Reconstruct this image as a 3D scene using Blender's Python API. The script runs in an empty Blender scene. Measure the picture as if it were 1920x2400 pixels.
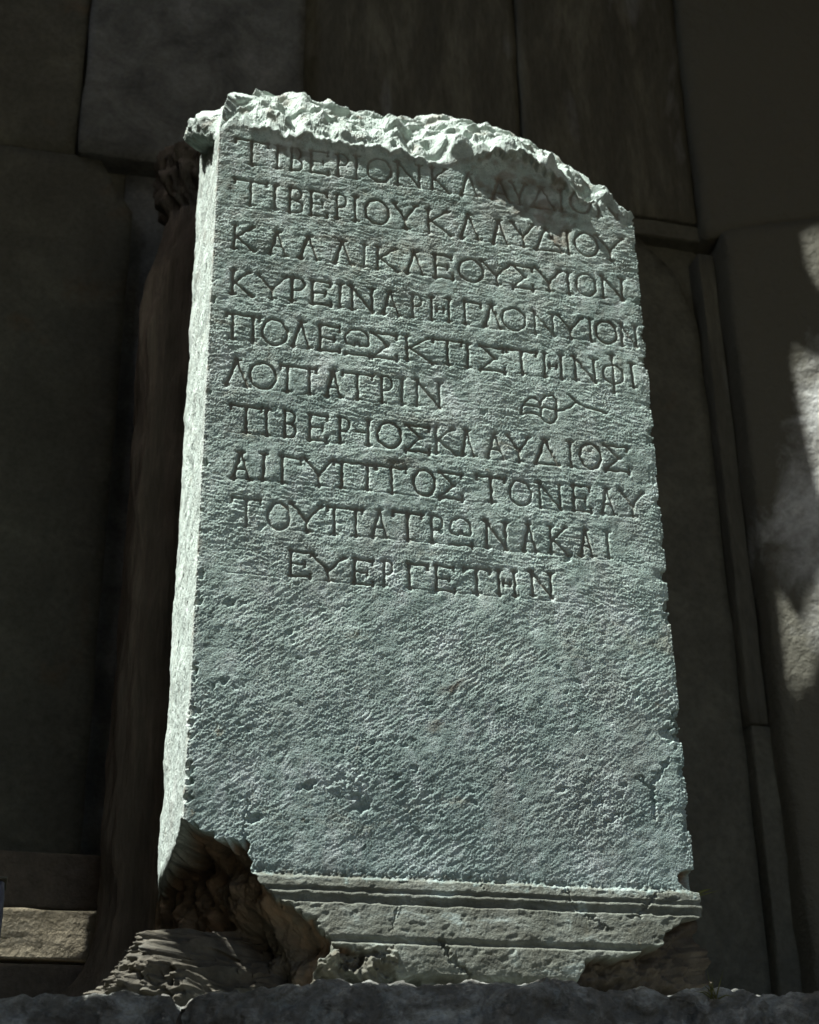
import bpy, bmesh, math, random
import numpy as np
from mathutils import Matrix, Vector

random.seed(7)
rng = np.random.default_rng(11)
scene = bpy.context.scene
COL = scene.collection

# ------------------------------------------------------------------ camera
cam_d = bpy.data.cameras.new("camera")
cam = bpy.data.objects.new("camera", cam_d)
COL.objects.link(cam)
cam_d.sensor_fit = 'VERTICAL'
cam_d.sensor_height = 36.0
cam_d.lens = 56.47
RX, RD, RZ = (0.97175682, 0.0957886, 0.21566927), (-0.23567598, 0.44064911, 0.86619005), (-0.01206334, -0.89255415, 0.45077884)
right = Vector((RX[0], RD[0], RZ[0])); down = Vector((RX[1], RD[1], RZ[1])); fwd = Vector((RX[2], RD[2], RZ[2]))
m = Matrix((right, -down, -fwd)).transposed().to_4x4()
m.translation = Vector((-0.21467, -2.17437, -0.37689))
cam.matrix_world = m
cam_d.clip_start = 0.05
cam_d.clip_end = 2000
cam_d.dof.use_dof = True
cam_d.dof.focus_distance = 2.36
cam_d.dof.aperture_fstop = 7.0
scene.camera = cam

# ------------------------------------------------------------------ light
SUN = Vector((0.47, 0.10, -0.87)).normalized()      # direction the light travels
elev = math.asin(-SUN.z)
az = math.atan2(-SUN.x, -SUN.y)                       # clockwise from +Y
sun_d = bpy.data.lights.new("sun", 'SUN')
sun_d.energy = 5.0
sun_d.angle = math.radians(0.2)
sun_d.color = (1.0, 0.99, 0.96)
sun = bpy.data.objects.new("sun", sun_d)
COL.objects.link(sun)
sun.rotation_euler = SUN.to_track_quat('-Z', 'Y').to_euler()
sun.location = (-4, -1, 6)

w = bpy.data.worlds.new("World")
scene.world = w
w.use_nodes = True
nt = w.node_tree
bg = nt.nodes['Background']
sky = nt.nodes.new('ShaderNodeTexSky')
sky.sky_type = 'NISHITA'
sky.sun_disc = False
sky.sun_elevation = elev
sky.sun_rotation = az
sky.air_density = 0.8
sky.dust_density = 2.5
nt.links.new(sky.outputs[0], bg.inputs[0])
bg.inputs[1].default_value = 0.15

scene.view_settings.view_transform = 'Standard'
scene.view_settings.look = 'None'
scene.view_settings.gamma = 1.0
scene.view_settings.exposure = EXPOSURE = 1.40
scene.cycles.max_bounces = 8
scene.cycles.diffuse_bounces = 5

# ------------------------------------------------------------------ helpers
def link(o, parent=None):
    COL.objects.link(o)
    if parent is not None:
        o.parent = parent
    return o

def empty(name, label=None, cat=None, kind=None, loc=(0, 0, 0), group=None):
    o = bpy.data.objects.new(name, None)
    o.empty_display_size = 0.1
    link(o)
    o.location = loc
    tag(o, label, cat, kind, group)
    return o

def tag(o, label=None, cat=None, kind=None, group=None):
    if label: o['label'] = label
    if cat: o['category'] = cat
    if kind: o['kind'] = kind
    if group: o['group'] = group

def mesh_obj(name, verts, faces, mat, parent=None, smooth=True, attrs=None, loc=(0, 0, 0)):
    me = bpy.data.meshes.new(name)
    v = np.asarray(verts, dtype=np.float32)
    if isinstance(faces, np.ndarray):
        n, k = faces.shape
        me.vertices.add(len(v)); me.vertices.foreach_set('co', v.ravel())
        me.loops.add(n * k); me.loops.foreach_set('vertex_index', faces.astype(np.int32).ravel())
        me.polygons.add(n)
        me.polygons.foreach_set('loop_start', np.arange(0, n * k, k, dtype=np.int32))
        me.update(calc_edges=True)
    else:
        me.from_pydata([tuple(p) for p in v], [], faces)
    if smooth:
        me.polygons.foreach_set('use_smooth', np.ones(len(me.polygons), dtype=bool))
    if attrs:
        for an, data in attrs.items():
            a = me.attributes.new(an, 'FLOAT', 'POINT')
            a.data.foreach_set('value', np.asarray(data, dtype=np.float32).ravel())
    me.validate()
    me.materials.append(mat)
    o = bpy.data.objects.new(name, me)
    o.location = loc
    return link(o, parent)

def grid_faces(nu, nv, wrap=False):
    i, j = np.meshgrid(np.arange(nu if wrap else nu - 1), np.arange(nv - 1), indexing='ij')
    a = i * nv + j
    b = ((i + 1) % nu) * nv + j
    return np.stack([a, b, b + 1, a + 1], -1).reshape(-1, 4)

def sstep(a, b, x):
    t = np.clip((x - a) / (b - a), 0, 1)
    return t * t * (3 - 2 * t)

# periodic noise tiles shaped in the frequency domain
class Field:
    def __init__(self, size, n, lam_a, lam_b, angle=0.0, seed=1, width=0.45):
        """size metres per tile, wavelength lam_a across, lam_b along the direction 'angle'"""
        r = np.random.default_rng(seed)
        wn = np.fft.rfft2(r.standard_normal((n, n)))
        fx = np.fft.fftfreq(n, size / n)[:, None]
        fy = np.fft.rfftfreq(n, size / n)[None, :]
        c, s = math.cos(angle), math.sin(angle)
        fa = (fx * c + fy * s) * lam_b          # along
        fb = (-fx * s + fy * c) * lam_a         # across
        rr = np.sqrt(fa ** 2 + fb ** 2) + 1e-9
        filt = np.exp(-(np.log(rr) ** 2) / (2 * width ** 2)) / rr
        f = np.fft.irfft2(wn * filt, s=(n, n))
        self.f = ((f - f.mean()) / f.std()).astype(np.float32)
        self.size, self.n = size, n
    def __call__(self, x, y):
        n = self.n
        u = (np.asarray(x) / self.size) % 1.0 * n
        v = (np.asarray(y) / self.size) % 1.0 * n
        i = u.astype(np.int32); j = v.astype(np.int32)
        fu = u - i; fv = v - j
        i %= n; j %= n
        i1 = (i + 1) % n; j1 = (j + 1) % n
        f = self.f
        return (f[i, j] * (1 - fu) + f[i1, j] * fu) * (1 - fv) + (f[i, j1] * (1 - fu) + f[i1, j1] * fu) * fv

def seg_dist(px, pz, a, b):
    ax, az_ = a; bx, bz = b
    dx, dz = bx - ax, bz - az_
    L2 = dx * dx + dz * dz + 1e-12
    t = np.clip(((px - ax) * dx + (pz - az_) * dz) / L2, 0, 1)
    return np.hypot(px - ax - t * dx, pz - az_ - t * dz), t

def poly_sd(px, pz, poly):
    """signed distance, positive inside"""
    d = np.full(np.shape(px), 1e9)
    inside = np.zeros(np.shape(px), bool)
    n = len(poly)
    for k in range(n):
        a, b = poly[k], poly[(k + 1) % n]
        dd, _ = seg_dist(px, pz, a, b)
        d = np.minimum(d, dd)
        cond = ((a[1] > pz) != (b[1] > pz))
        xi = (b[0] - a[0]) * (pz - a[1]) / ((b[1] - a[1]) or 1e-9) + a[0]
        inside ^= cond & (px < xi)
    return np.where(inside, d, -d)

# ------------------------------------------------------------------ materials
def new_mat(name):
    mt = bpy.data.materials.new(name)
    mt.use_nodes = True
    t = mt.node_tree
    b = t.nodes['Principled BSDF']
    b.inputs['Specular IOR Level'].default_value = 0.25
    return mt, t, b

def N(t, typ, **kw):
    n = t.nodes.new(typ)
    for k, v in kw.items():
        if k in ('operation', 'blend_type', 'data_type', 'attribute_name', 'noise_dimensions', 'feature', 'distance', 'noise_type'):
            setattr(n, k, v)
    return n

def noise(t, vec, scale, detail=4, rough=0.55, dist=0.0):
    n = N(t, 'ShaderNodeTexNoise')
    n.inputs['Scale'].default_value = scale
    n.inputs['Detail'].default_value = detail
    n.inputs['Roughness'].default_value = rough
    n.inputs['Distortion'].default_value = dist
    t.links.new(vec, n.inputs['Vector'])
    return n.outputs['Fac']

def ramp(t, fac, stops):
    r = N(t, 'ShaderNodeValToRGB')
    while len(r.color_ramp.elements) < len(stops):
        r.color_ramp.elements.new(0.5)
    for e, (p, c) in zip(r.color_ramp.elements, stops):
        e.position = p
        e.color = (*c, 1) if len(c) == 3 else c
    t.links.new(fac, r.inputs[0])
    return r.outputs[0]

def mix(t, fac, a, b, mode='MIX'):
    n = N(t, 'ShaderNodeMix', data_type='RGBA', blend_type=mode)
    for k, val in ((0, fac), (6, a), (7, b)):
        if isinstance(val, (int, float)):
            n.inputs[k].default_value = val
        elif isinstance(val, tuple):
            n.inputs[k].default_value = (*val, 1)
        else:
            t.links.new(val, n.inputs[k])
    return n.outputs[2]

def mathn(t, op, a, b=0.0):
    n = N(t, 'ShaderNodeMath', operation=op)
    for k, val in ((0, a), (1, b)):
        if isinstance(val, (int, float)):
            n.inputs[k].default_value = val
        else:
            t.links.new(val, n.inputs[k])
    return n.outputs[0]

def bump(t, b, height, strength, dist):
    n = N(t, 'ShaderNodeBump')
    n.inputs['Strength'].default_value = strength
    n.inputs['Distance'].default_value = dist
    t.links.new(height, n.inputs['Height'])
    t.links.new(n.outputs[0], b.inputs['Normal'])

def coords(t, scale=(1, 1, 1)):
    g = N(t, 'ShaderNodeNewGeometry')
    mp = N(t, 'ShaderNodeMapping')
    mp.inputs['Scale'].default_value = scale
    t.links.new(g.outputs['Position'], mp.inputs['Vector'])
    return mp.outputs[0]

def marble_material():
    mt, t, b = new_mat("weathered_marble")
    p = coords(t)
    ps = coords(t, (1, 1, 3.0))
    c = ramp(t, noise(t, p, 26, 6, 0.65), [(0.28, (0.195, 0.25, 0.215)), (0.40, (0.32, 0.42, 0.37)), (0.52, (0.415, 0.53, 0.47)), (0.70, (0.59, 0.70, 0.645))])
    c2 = ramp(t, noise(t, p, 5.5, 5, 0.6, 0.6), [(0.34, (0.70, 0.74, 0.74)), (0.50, (0.93, 0.95, 0.95)), (0.64, (1, 1, 1))])
    c = mix(t, 1.0, c, c2, 'MULTIPLY')
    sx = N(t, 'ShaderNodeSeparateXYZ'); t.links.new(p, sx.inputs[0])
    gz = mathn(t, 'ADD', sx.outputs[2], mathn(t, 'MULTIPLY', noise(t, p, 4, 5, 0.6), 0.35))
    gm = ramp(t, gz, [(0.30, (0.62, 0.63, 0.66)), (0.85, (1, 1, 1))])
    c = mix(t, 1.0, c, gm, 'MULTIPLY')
    # fine crystalline speckle
    sp = ramp(t, noise(t, p, 420, 2, 0.6), [(0.33, (0.62, 0.60, 0.57)), (0.5, (1, 1, 1))])
    c = mix(t, 0.8, c, sp, 'MULTIPLY')
    # ochre lichen freckles
    lic = ramp(t, noise(t, p, 34, 5, 0.7), [(0.64, (0, 0, 0)), (0.72, (1, 1, 1))])
    c = mix(t, mathn(t, 'MULTIPLY', lic, 0.6), c, (0.30, 0.235, 0.13))
    pit = ramp(t, noise(t, ps, 150, 3, 0.6), [(0.66, (0, 0, 0)), (0.71, (1, 1, 1))])
    c = mix(t, mathn(t, 'MULTIPLY', pit, 0.6), c, (0.13, 0.095, 0.06))
    # broad weathering stains: cool grey, pale bloom and thin ochre
    g1 = ramp(t, noise(t, coords(t, (1, 1, .55)), 7.5, 6, 0.68, 0.9), [(0.50, (0, 0, 0)), (0.66, (1, 1, 1))])
    c = mix(t, mathn(t, 'MULTIPLY', g1, 0.42), c, (0.26, 0.275, 0.25))
    g2 = ramp(t, noise(t, coords(t, (1.3, 1, .8)), 11, 7, 0.72, 0.5), [(0.54, (0, 0, 0)), (0.66, (1, 1, 1))])
    c = mix(t, mathn(t, 'MULTIPLY', g2, 0.45), c, (0.62, 0.70, 0.68))
    g3 = ramp(t, noise(t, coords(t, (1, 1, 1.7)), 6, 7, 0.74, 1.2), [(0.58, (0, 0, 0)), (0.70, (1, 1, 1))])
    c = mix(t, mathn(t, 'MULTIPLY', g3, 0.36), c, (0.33, 0.285, 0.19))
    af = N(t, 'ShaderNodeAttribute', attribute_name='fresh_lit')
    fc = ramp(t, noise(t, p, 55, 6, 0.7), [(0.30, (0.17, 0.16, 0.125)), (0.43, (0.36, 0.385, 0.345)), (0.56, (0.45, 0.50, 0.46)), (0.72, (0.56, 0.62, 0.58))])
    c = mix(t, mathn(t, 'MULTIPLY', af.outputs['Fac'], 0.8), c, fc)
    # brown dirt in the carving, also painting in the warm groove shade
    a = N(t, 'ShaderNodeAttribute', attribute_name='soil_shade')
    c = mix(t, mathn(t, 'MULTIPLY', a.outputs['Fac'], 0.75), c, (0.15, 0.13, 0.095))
    # rust-brown patina of the old fractures
    a2 = N(t, 'ShaderNodeAttribute', attribute_name='patina')
    pn = noise(t, p, 17, 7, 0.68, 0.8)
    pc = ramp(t, pn, [(0.30, (0.060, 0.050, 0.036)), (0.46, (0.125, 0.098, 0.064)), (0.60, (0.185, 0.128, 0.078)), (0.72, (0.24, 0.215, 0.155))])
    c = mix(t, a2.outputs['Fac'], c, pc)
    # warmer grey of the smoother moulded foot
    a3 = N(t, 'ShaderNodeAttribute', attribute_name='moulded')
    mc = ramp(t, noise(t, coords(t, (1, 1, 2)), 15, 7, 0.7, 0.5), [(0.28, (0.032, 0.029, 0.019)), (0.43, (0.078, 0.078, 0.055)), (0.57, (0.135, 0.145, 0.115)), (0.70, (0.32, 0.39, 0.36))])
    c = mix(t, mathn(t, 'MULTIPLY', a3.outputs['Fac'], 0.85), c, mc)
    a5 = N(t, 'ShaderNodeAttribute', attribute_name='shade_tone')  # shade of the right-hand break painted in, plus darker foot stone
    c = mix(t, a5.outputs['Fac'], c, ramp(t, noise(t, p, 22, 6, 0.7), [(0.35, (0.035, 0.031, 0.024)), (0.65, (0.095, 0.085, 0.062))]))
    t.links.new(c, b.inputs['Base Color'])
    b.inputs['Roughness'].default_value = 0.82
    h = mathn(t, 'ADD', noise(t, p, 330, 3, 0.6), mathn(t, 'MULTIPLY', noise(t, p, 900, 2, 0.5), 0.5))
    bump(t, b, h, 0.9, 0.0016)
    return mt

def rock_material(name, cols, scale=9, bscale=60, bd=0.004, stretch=(1, 1, 1), patches=None, rough=0.85):
    mt, t, b = new_mat(name)
    p = coords(t, stretch)
    n1 = noise(t, p, scale, 7, 0.65, 0.7)
    c = ramp(t, n1, [(0.28, cols[0]), (0.5, cols[1]), (0.7, cols[2])])
    if patches:
        f = ramp(t, noise(t, p, patches[0], 5, 0.6, 0.4), [(patches[2], (0, 0, 0)), (patches[2] + 0.12, (1, 1, 1))])
        c = mix(t, f, c, patches[1])
    g = ramp(t, noise(t, p, scale * 12, 4, 0.7), [(0.3, (0.72, 0.72, 0.72)), (0.6, (1.0, 1.0, 1.0))])
    c = mix(t, 1.0, c, g, 'MULTIPLY')
    t.links.new(c, b.inputs['Base Color'])
    b.inputs['Roughness'].default_value = rough
    h = mathn(t, 'ADD', noise(t, p, bscale, 6, 0.65), mathn(t, 'MULTIPLY', noise(t, p, bscale * 0.2, 4, 0.6), 1.6))
    bump(t, b, h, 1.0, bd * 1.6)
    return mt

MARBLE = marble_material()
M_OLIVE = rock_material("dark_olive_stone", [(0.074, 0.075, 0.058), (0.095, 0.097, 0.075), (0.129, 0.132, 0.101)], 6, 45, patches=(3.2, (0.12, 0.09, 0.055), 0.62))
M_GREY = rock_material("blue_grey_stone", [(0.069, 0.073, 0.069), (0.127, 0.137, 0.127), (0.196, 0.205, 0.196)], 8, 50)
M_STREAK = rock_material("streaked_stone", [(0.057, 0.058, 0.045), (0.079, 0.08, 0.062), (0.146, 0.149, 0.115)], 9, 40, stretch=(1, 1, 0.22), patches=(7, (0.17, 0.18, 0.175), 0.6))
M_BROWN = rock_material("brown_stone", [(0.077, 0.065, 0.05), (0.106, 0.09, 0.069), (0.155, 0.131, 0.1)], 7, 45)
M_PILLAR = rock_material("veined_brown_marble", [(0.065, 0.056, 0.042), (0.087, 0.074, 0.057), (0.178, 0.151, 0.115)], 10, 60, stretch=(1.6, 1.6, 0.14), patches=(9, (0.10, 0.085, 0.07), 0.62))
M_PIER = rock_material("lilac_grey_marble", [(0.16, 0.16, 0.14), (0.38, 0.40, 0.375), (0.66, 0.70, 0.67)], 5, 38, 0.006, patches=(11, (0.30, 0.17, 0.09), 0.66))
def paint_shade(mt, x0, x1, col):
    """shade painted over the inner edge, breaking up towards the sunlit patches"""
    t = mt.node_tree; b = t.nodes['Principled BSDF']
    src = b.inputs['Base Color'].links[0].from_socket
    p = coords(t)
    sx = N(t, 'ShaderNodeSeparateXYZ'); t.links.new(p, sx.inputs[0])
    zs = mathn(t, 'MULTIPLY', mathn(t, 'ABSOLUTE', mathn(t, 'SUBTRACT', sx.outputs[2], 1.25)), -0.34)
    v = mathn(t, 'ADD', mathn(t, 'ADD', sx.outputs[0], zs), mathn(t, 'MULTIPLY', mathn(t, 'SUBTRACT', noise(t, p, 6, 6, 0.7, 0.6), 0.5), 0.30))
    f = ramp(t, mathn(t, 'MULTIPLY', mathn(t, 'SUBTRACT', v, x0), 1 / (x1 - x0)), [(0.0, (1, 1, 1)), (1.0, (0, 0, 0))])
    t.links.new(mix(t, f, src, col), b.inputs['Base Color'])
paint_shade(M_PIER, 1.375, 1.465, (0.092, 0.092, 0.070))  # inner stone painted dark so only the sunlit patches stay pale
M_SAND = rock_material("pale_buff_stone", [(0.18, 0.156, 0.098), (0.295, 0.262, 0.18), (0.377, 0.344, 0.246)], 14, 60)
M_LEDGE = rock_material("sooty_ledge_stone", [(0.085, 0.085, 0.072), (0.16, 0.165, 0.145), (0.42, 0.46, 0.43)], 13, 70, 0.006, stretch=(1, 1, 1.3), patches=(20, (0.22, 0.26, 0.25), 0.60))
M_PLAIN = rock_material("plain_masonry", [(0.14, 0.115, 0.08), (0.22, 0.18, 0.13), (0.30, 0.25, 0.18)], 4, 30)
M_GROUND = rock_material("dusty_ground", [(0.16, 0.13, 0.09), (0.24, 0.20, 0.145), (0.32, 0.27, 0.20)], 3, 30)
M_POST = rock_material("blue_painted_post", [(0.05, 0.055, 0.075), (0.075, 0.08, 0.105), (0.12, 0.13, 0.15)], 60, 300, 0.001, rough=0.6)
def leaf_material(name, col):
    mt, t, b = new_mat(name)
    c = ramp(t, noise(t, coords(t), 120, 3), [(0.3, tuple(x * 0.6 for x in col)), (0.7, col)])
    t.links.new(c, b.inputs['Base Color'])
    b.inputs['Roughness'].default_value = 0.6
    return mt
M_LEAF = leaf_material("dry_green_leaf", (0.13, 0.14, 0.04))

# ------------------------------------------------------------------ the inscribed pedestal
W, T = 0.75, 0.35
LETTERS = [('T', 0.0296, 0.0848, 1.3895, 0.0514), ('I', 0.0981, 0.1055, 1.3905, 0.0512), ('B', 0.124, 0.1449, 1.3911, 0.051), ('E', 0.1591, 0.1898, 1.3917, 0.0508), ('P', 0.2071, 0.2267, 1.3922, 0.0505), ('I', 0.2373, 0.2449, 1.3924, 0.0504), ('O', 0.2593, 0.3012, 1.3926, 0.0502), ('N', 0.3119, 0.3557, 1.3926, 0.0498), ('K', 0.375, 0.4029, 1.3923, 0.0495), ('L', 0.4278, 0.4598, 1.3918, 0.0492), ('A', 0.4833, 0.518, 1.3909, 0.0488), ('Y', 0.5242, 0.5512, 1.3902, 0.0486), ('D', 0.5591, 0.6022, 1.3892, 0.0483), ('I', 0.6117, 0.6197, 1.3883, 0.0481), ('O', 0.6308, 0.6687, 1.3873, 0.0479), ('N', 0.6799, 0.7197, 1.3857, 0.0481), ('T', 0.0313, 0.085, 1.3038, 0.0508), ('I', 0.0967, 0.104, 1.3033, 0.0508), ('B', 0.1223, 0.1465, 1.3028, 0.0508), ('E', 0.1605, 0.1893, 1.3023, 0.0508), ('P', 0.2056, 0.2235, 1.3018, 0.0507), ('I', 0.2354, 0.2428, 1.3014, 0.0507), ('O', 0.2555, 0.2968, 1.3009, 0.0506), ('Y', 0.3081, 0.3467, 1.3, 0.0506), ('K', 0.3657, 0.4038, 1.2991, 0.0505), ('L', 0.4237, 0.4583, 1.2981, 0.0505), ('A', 0.4838, 0.511, 1.297, 0.0504), ('Y', 0.5171, 0.5585, 1.2962, 0.0503), ('D', 0.56, 0.6096, 1.2952, 0.0503), ('I', 0.6182, 0.6261, 1.2944, 0.0502), ('O', 0.634, 0.6769, 1.2937, 0.0503), ('Y', 0.6721, 0.7217, 1.2928, 0.0504), ('K', 0.032, 0.064, 1.2121, 0.0466), ('A', 0.0927, 0.1215, 1.2111, 0.0466), ('L', 0.1446, 0.1751, 1.2104, 0.0465), ('L', 0.2028, 0.2328, 1.2097, 0.0463), ('I', 0.2504, 0.2578, 1.2094, 0.0462), ('K', 0.2762, 0.3088, 1.2091, 0.0461), ('L', 0.3282, 0.358, 1.2089, 0.0459), ('E', 0.3768, 0.4084, 1.2088, 0.0458), ('O', 0.4189, 0.4629, 1.2088, 0.0457), ('Y', 0.4591, 0.5126, 1.2089, 0.0456), ('S', 0.5149, 0.5518, 1.2091, 0.0454), ('Y', 0.558, 0.6029, 1.2095, 0.0453), ('I', 0.6139, 0.6217, 1.2098, 0.0452), ('O', 0.6318, 0.6686, 1.2102, 0.0453), ('N', 0.6773, 0.7176, 1.2108, 0.0454), ('K', 0.0339, 0.0641, 1.1225, 0.0461), ('Y', 0.0754, 0.1221, 1.1223, 0.0461), ('P', 0.1313, 0.1548, 1.1221, 0.046), ('E', 0.1648, 0.1971, 1.1219, 0.0459), ('I', 0.2086, 0.2158, 1.1218, 0.0458), ('N', 0.2317, 0.2702, 1.1215, 0.0457), ('A', 0.2854, 0.3139, 1.1211, 0.0456), ('P', 0.3352, 0.3536, 1.1208, 0.0455), ('H', 0.3669, 0.4024, 1.1204, 0.0453), ('G', 0.424, 0.4546, 1.1198, 0.0452), ('L', 0.4614, 0.4914, 1.1194, 0.0451), ('O', 0.4937, 0.5345, 1.119, 0.045), ('N', 0.5481, 0.5847, 1.1183, 0.0448), ('Y', 0.5923, 0.6345, 1.1177, 0.0447), ('I', 0.6476, 0.6553, 1.1171, 0.0448), ('O', 0.6607, 0.6987, 1.1167, 0.0449), ('N', 0.7049, 0.7338, 1.1161, 0.045), ('Q', 0.0269, 0.0801, 1.0351, 0.048), ('O', 0.085, 0.1262, 1.0349, 0.048), ('L', 0.1353, 0.1641, 1.0348, 0.0478), ('E', 0.1789, 0.2136, 1.0347, 0.0476), ('W', 0.2214, 0.2628, 1.0346, 0.0475), ('S', 0.2678, 0.3095, 1.0346, 0.0473), ('K', 0.324, 0.3653, 1.0346, 0.0471), ('T', 0.3704, 0.4194, 1.0346, 0.0469), ('I', 0.4275, 0.4349, 1.0346, 0.0467), ('S', 0.4518, 0.4933, 1.0347, 0.0466), ('T', 0.4985, 0.5493, 1.0348, 0.0464), ('H', 0.5613, 0.596, 1.0349, 0.0462), ('N', 0.6164, 0.6544, 1.0351, 0.0461), ('F', 0.6682, 0.7042, 1.0353, 0.0463), ('I', 0.7165, 0.7242, 1.0355, 0.0464), ('L', 0.0303, 0.0664, 0.949, 0.0482), ('O', 0.0684, 0.1102, 0.9488, 0.0483), ('Q', 0.1178, 0.1752, 0.9487, 0.0483), ('A', 0.1912, 0.2157, 0.9488, 0.0484), ('T', 0.2192, 0.2677, 0.949, 0.0485), ('P', 0.2818, 0.3024, 0.9493, 0.0485), ('I', 0.313, 0.3202, 0.9496, 0.0485), ('N', 0.3409, 0.3832, 0.9501, 0.0486), ('T', 0.0416, 0.09, 0.8655, 0.0468), ('I', 0.0954, 0.1022, 0.8656, 0.0468), ('B', 0.1252, 0.145, 0.8656, 0.0468), ('E', 0.1648, 0.1942, 0.8657, 0.0467), ('P', 0.2135, 0.2322, 0.8658, 0.0466), ('J', 0.2418, 0.2655, 0.8659, 0.0465), ('O', 0.278, 0.3164, 0.8661, 0.0464), ('S', 0.3221, 0.3601, 0.8663, 0.0464), ('K', 0.3707, 0.4019, 0.8666, 0.0463), ('L', 0.4162, 0.4362, 0.8669, 0.0462), ('A', 0.4578, 0.4865, 0.8672, 0.0461), ('Y', 0.4924, 0.5286, 0.8675, 0.046), ('D', 0.5388, 0.5782, 0.868, 0.0459), ('I', 0.5966, 0.604, 0.8684, 0.0458), ('O', 0.6158, 0.652, 0.8687, 0.0459), ('S', 0.6588, 0.699, 0.8692, 0.0461), ('A', 0.0474, 0.0739, 0.7845, 0.0462), ('I', 0.0924, 0.0991, 0.7848, 0.0463), ('G', 0.1218, 0.1547, 0.7851, 0.0462), ('Y', 0.1607, 0.2026, 0.7854, 0.0461), ('Q', 0.2053, 0.2722, 0.7858, 0.046), ('T', 0.2756, 0.3232, 0.7862, 0.0459), ('O', 0.3336, 0.3684, 0.7864, 0.0458), ('S', 0.3754, 0.4125, 0.7866, 0.0457), ('T', 0.4387, 0.4847, 0.7869, 0.0456), ('O', 0.4926, 0.5283, 0.787, 0.0455), ('N', 0.542, 0.5801, 0.7872, 0.0454), ('E', 0.5983, 0.6288, 0.7873, 0.0453), ('A', 0.6478, 0.6698, 0.7873, 0.0455), ('Y', 0.6801, 0.7192, 0.7874, 0.0457), ('T', 0.0491, 0.0929, 0.7031, 0.0463), ('O', 0.104, 0.1376, 0.7038, 0.0464), ('Y', 0.1402, 0.1881, 0.7044, 0.0464), ('Q', 0.196, 0.2504, 0.7051, 0.0464), ('A', 0.2659, 0.2896, 0.7057, 0.0464), ('T', 0.3005, 0.3462, 0.7062, 0.0464), ('P', 0.3607, 0.3806, 0.7066, 0.0464), ('W', 0.3924, 0.4277, 0.7069, 0.0464), ('N', 0.4486, 0.4836, 0.7072, 0.0463), ('A', 0.5118, 0.533, 0.7075, 0.0463), ('K', 0.5557, 0.5834, 0.7077, 0.0463), ('A', 0.6064, 0.6272, 0.7079, 0.0464), ('I', 0.6503, 0.6575, 0.708, 0.0465), ('E', 0.1393, 0.1714, 0.6273, 0.041), ('Y', 0.1753, 0.224, 0.6262, 0.0411), ('E', 0.2372, 0.2671, 0.6254, 0.0412), ('P', 0.2845, 0.2999, 0.6251, 0.0413), ('G', 0.3213, 0.3544, 0.6251, 0.0414), ('E', 0.3673, 0.3978, 0.6256, 0.0415), ('T', 0.4095, 0.4526, 0.6265, 0.0416), ('H', 0.4665, 0.4969, 0.628, 0.0417), ('N', 0.52, 0.5541, 0.6301, 0.0419)]
LEAF = [[(0.5184, 0.955), (0.5199, 0.9665), (0.5255, 0.9805), (0.5353, 0.9889), (0.544, 0.9904), (0.5506, 0.9846), (0.5519, 0.9772)], [(0.5519, 0.9772), (0.5559, 0.9882), (0.5633, 0.9971), (0.5737, 0.9991), (0.5806, 0.9923), (0.5817, 0.981), (0.5795, 0.9722)], [(0.5252, 0.9738), (0.5381, 0.9754), (0.5466, 0.9737), (0.5569, 0.974), (0.5688, 0.9727), (0.5795, 0.9722)], [(0.5184, 0.955), (0.5323, 0.9614), (0.5459, 0.9594), (0.5525, 0.9555), (0.5581, 0.9477), (0.5673, 0.9438), (0.5752, 0.948), (0.5798, 0.9589), (0.5795, 0.9722)], [(0.5552, 0.9738), (0.5525, 0.9631), (0.5528, 0.9555)], [(0.5794, 0.9702), (0.593, 0.9739), (0.6038, 0.98), (0.6163, 0.9911)], [(0.6051, 1.0022), (0.6163, 0.9911), (0.6284, 0.985), (0.6456, 0.9815), (0.668, 0.9773)]]

def arc(cx, cy, rx, ry, a0, a1, n=14):
    return [(cx + rx * math.cos(math.radians(a0 + (a1 - a0) * k / n)), cy + ry * math.sin(math.radians(a0 + (a1 - a0) * k / n))) for k in range(n + 1)]

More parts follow.
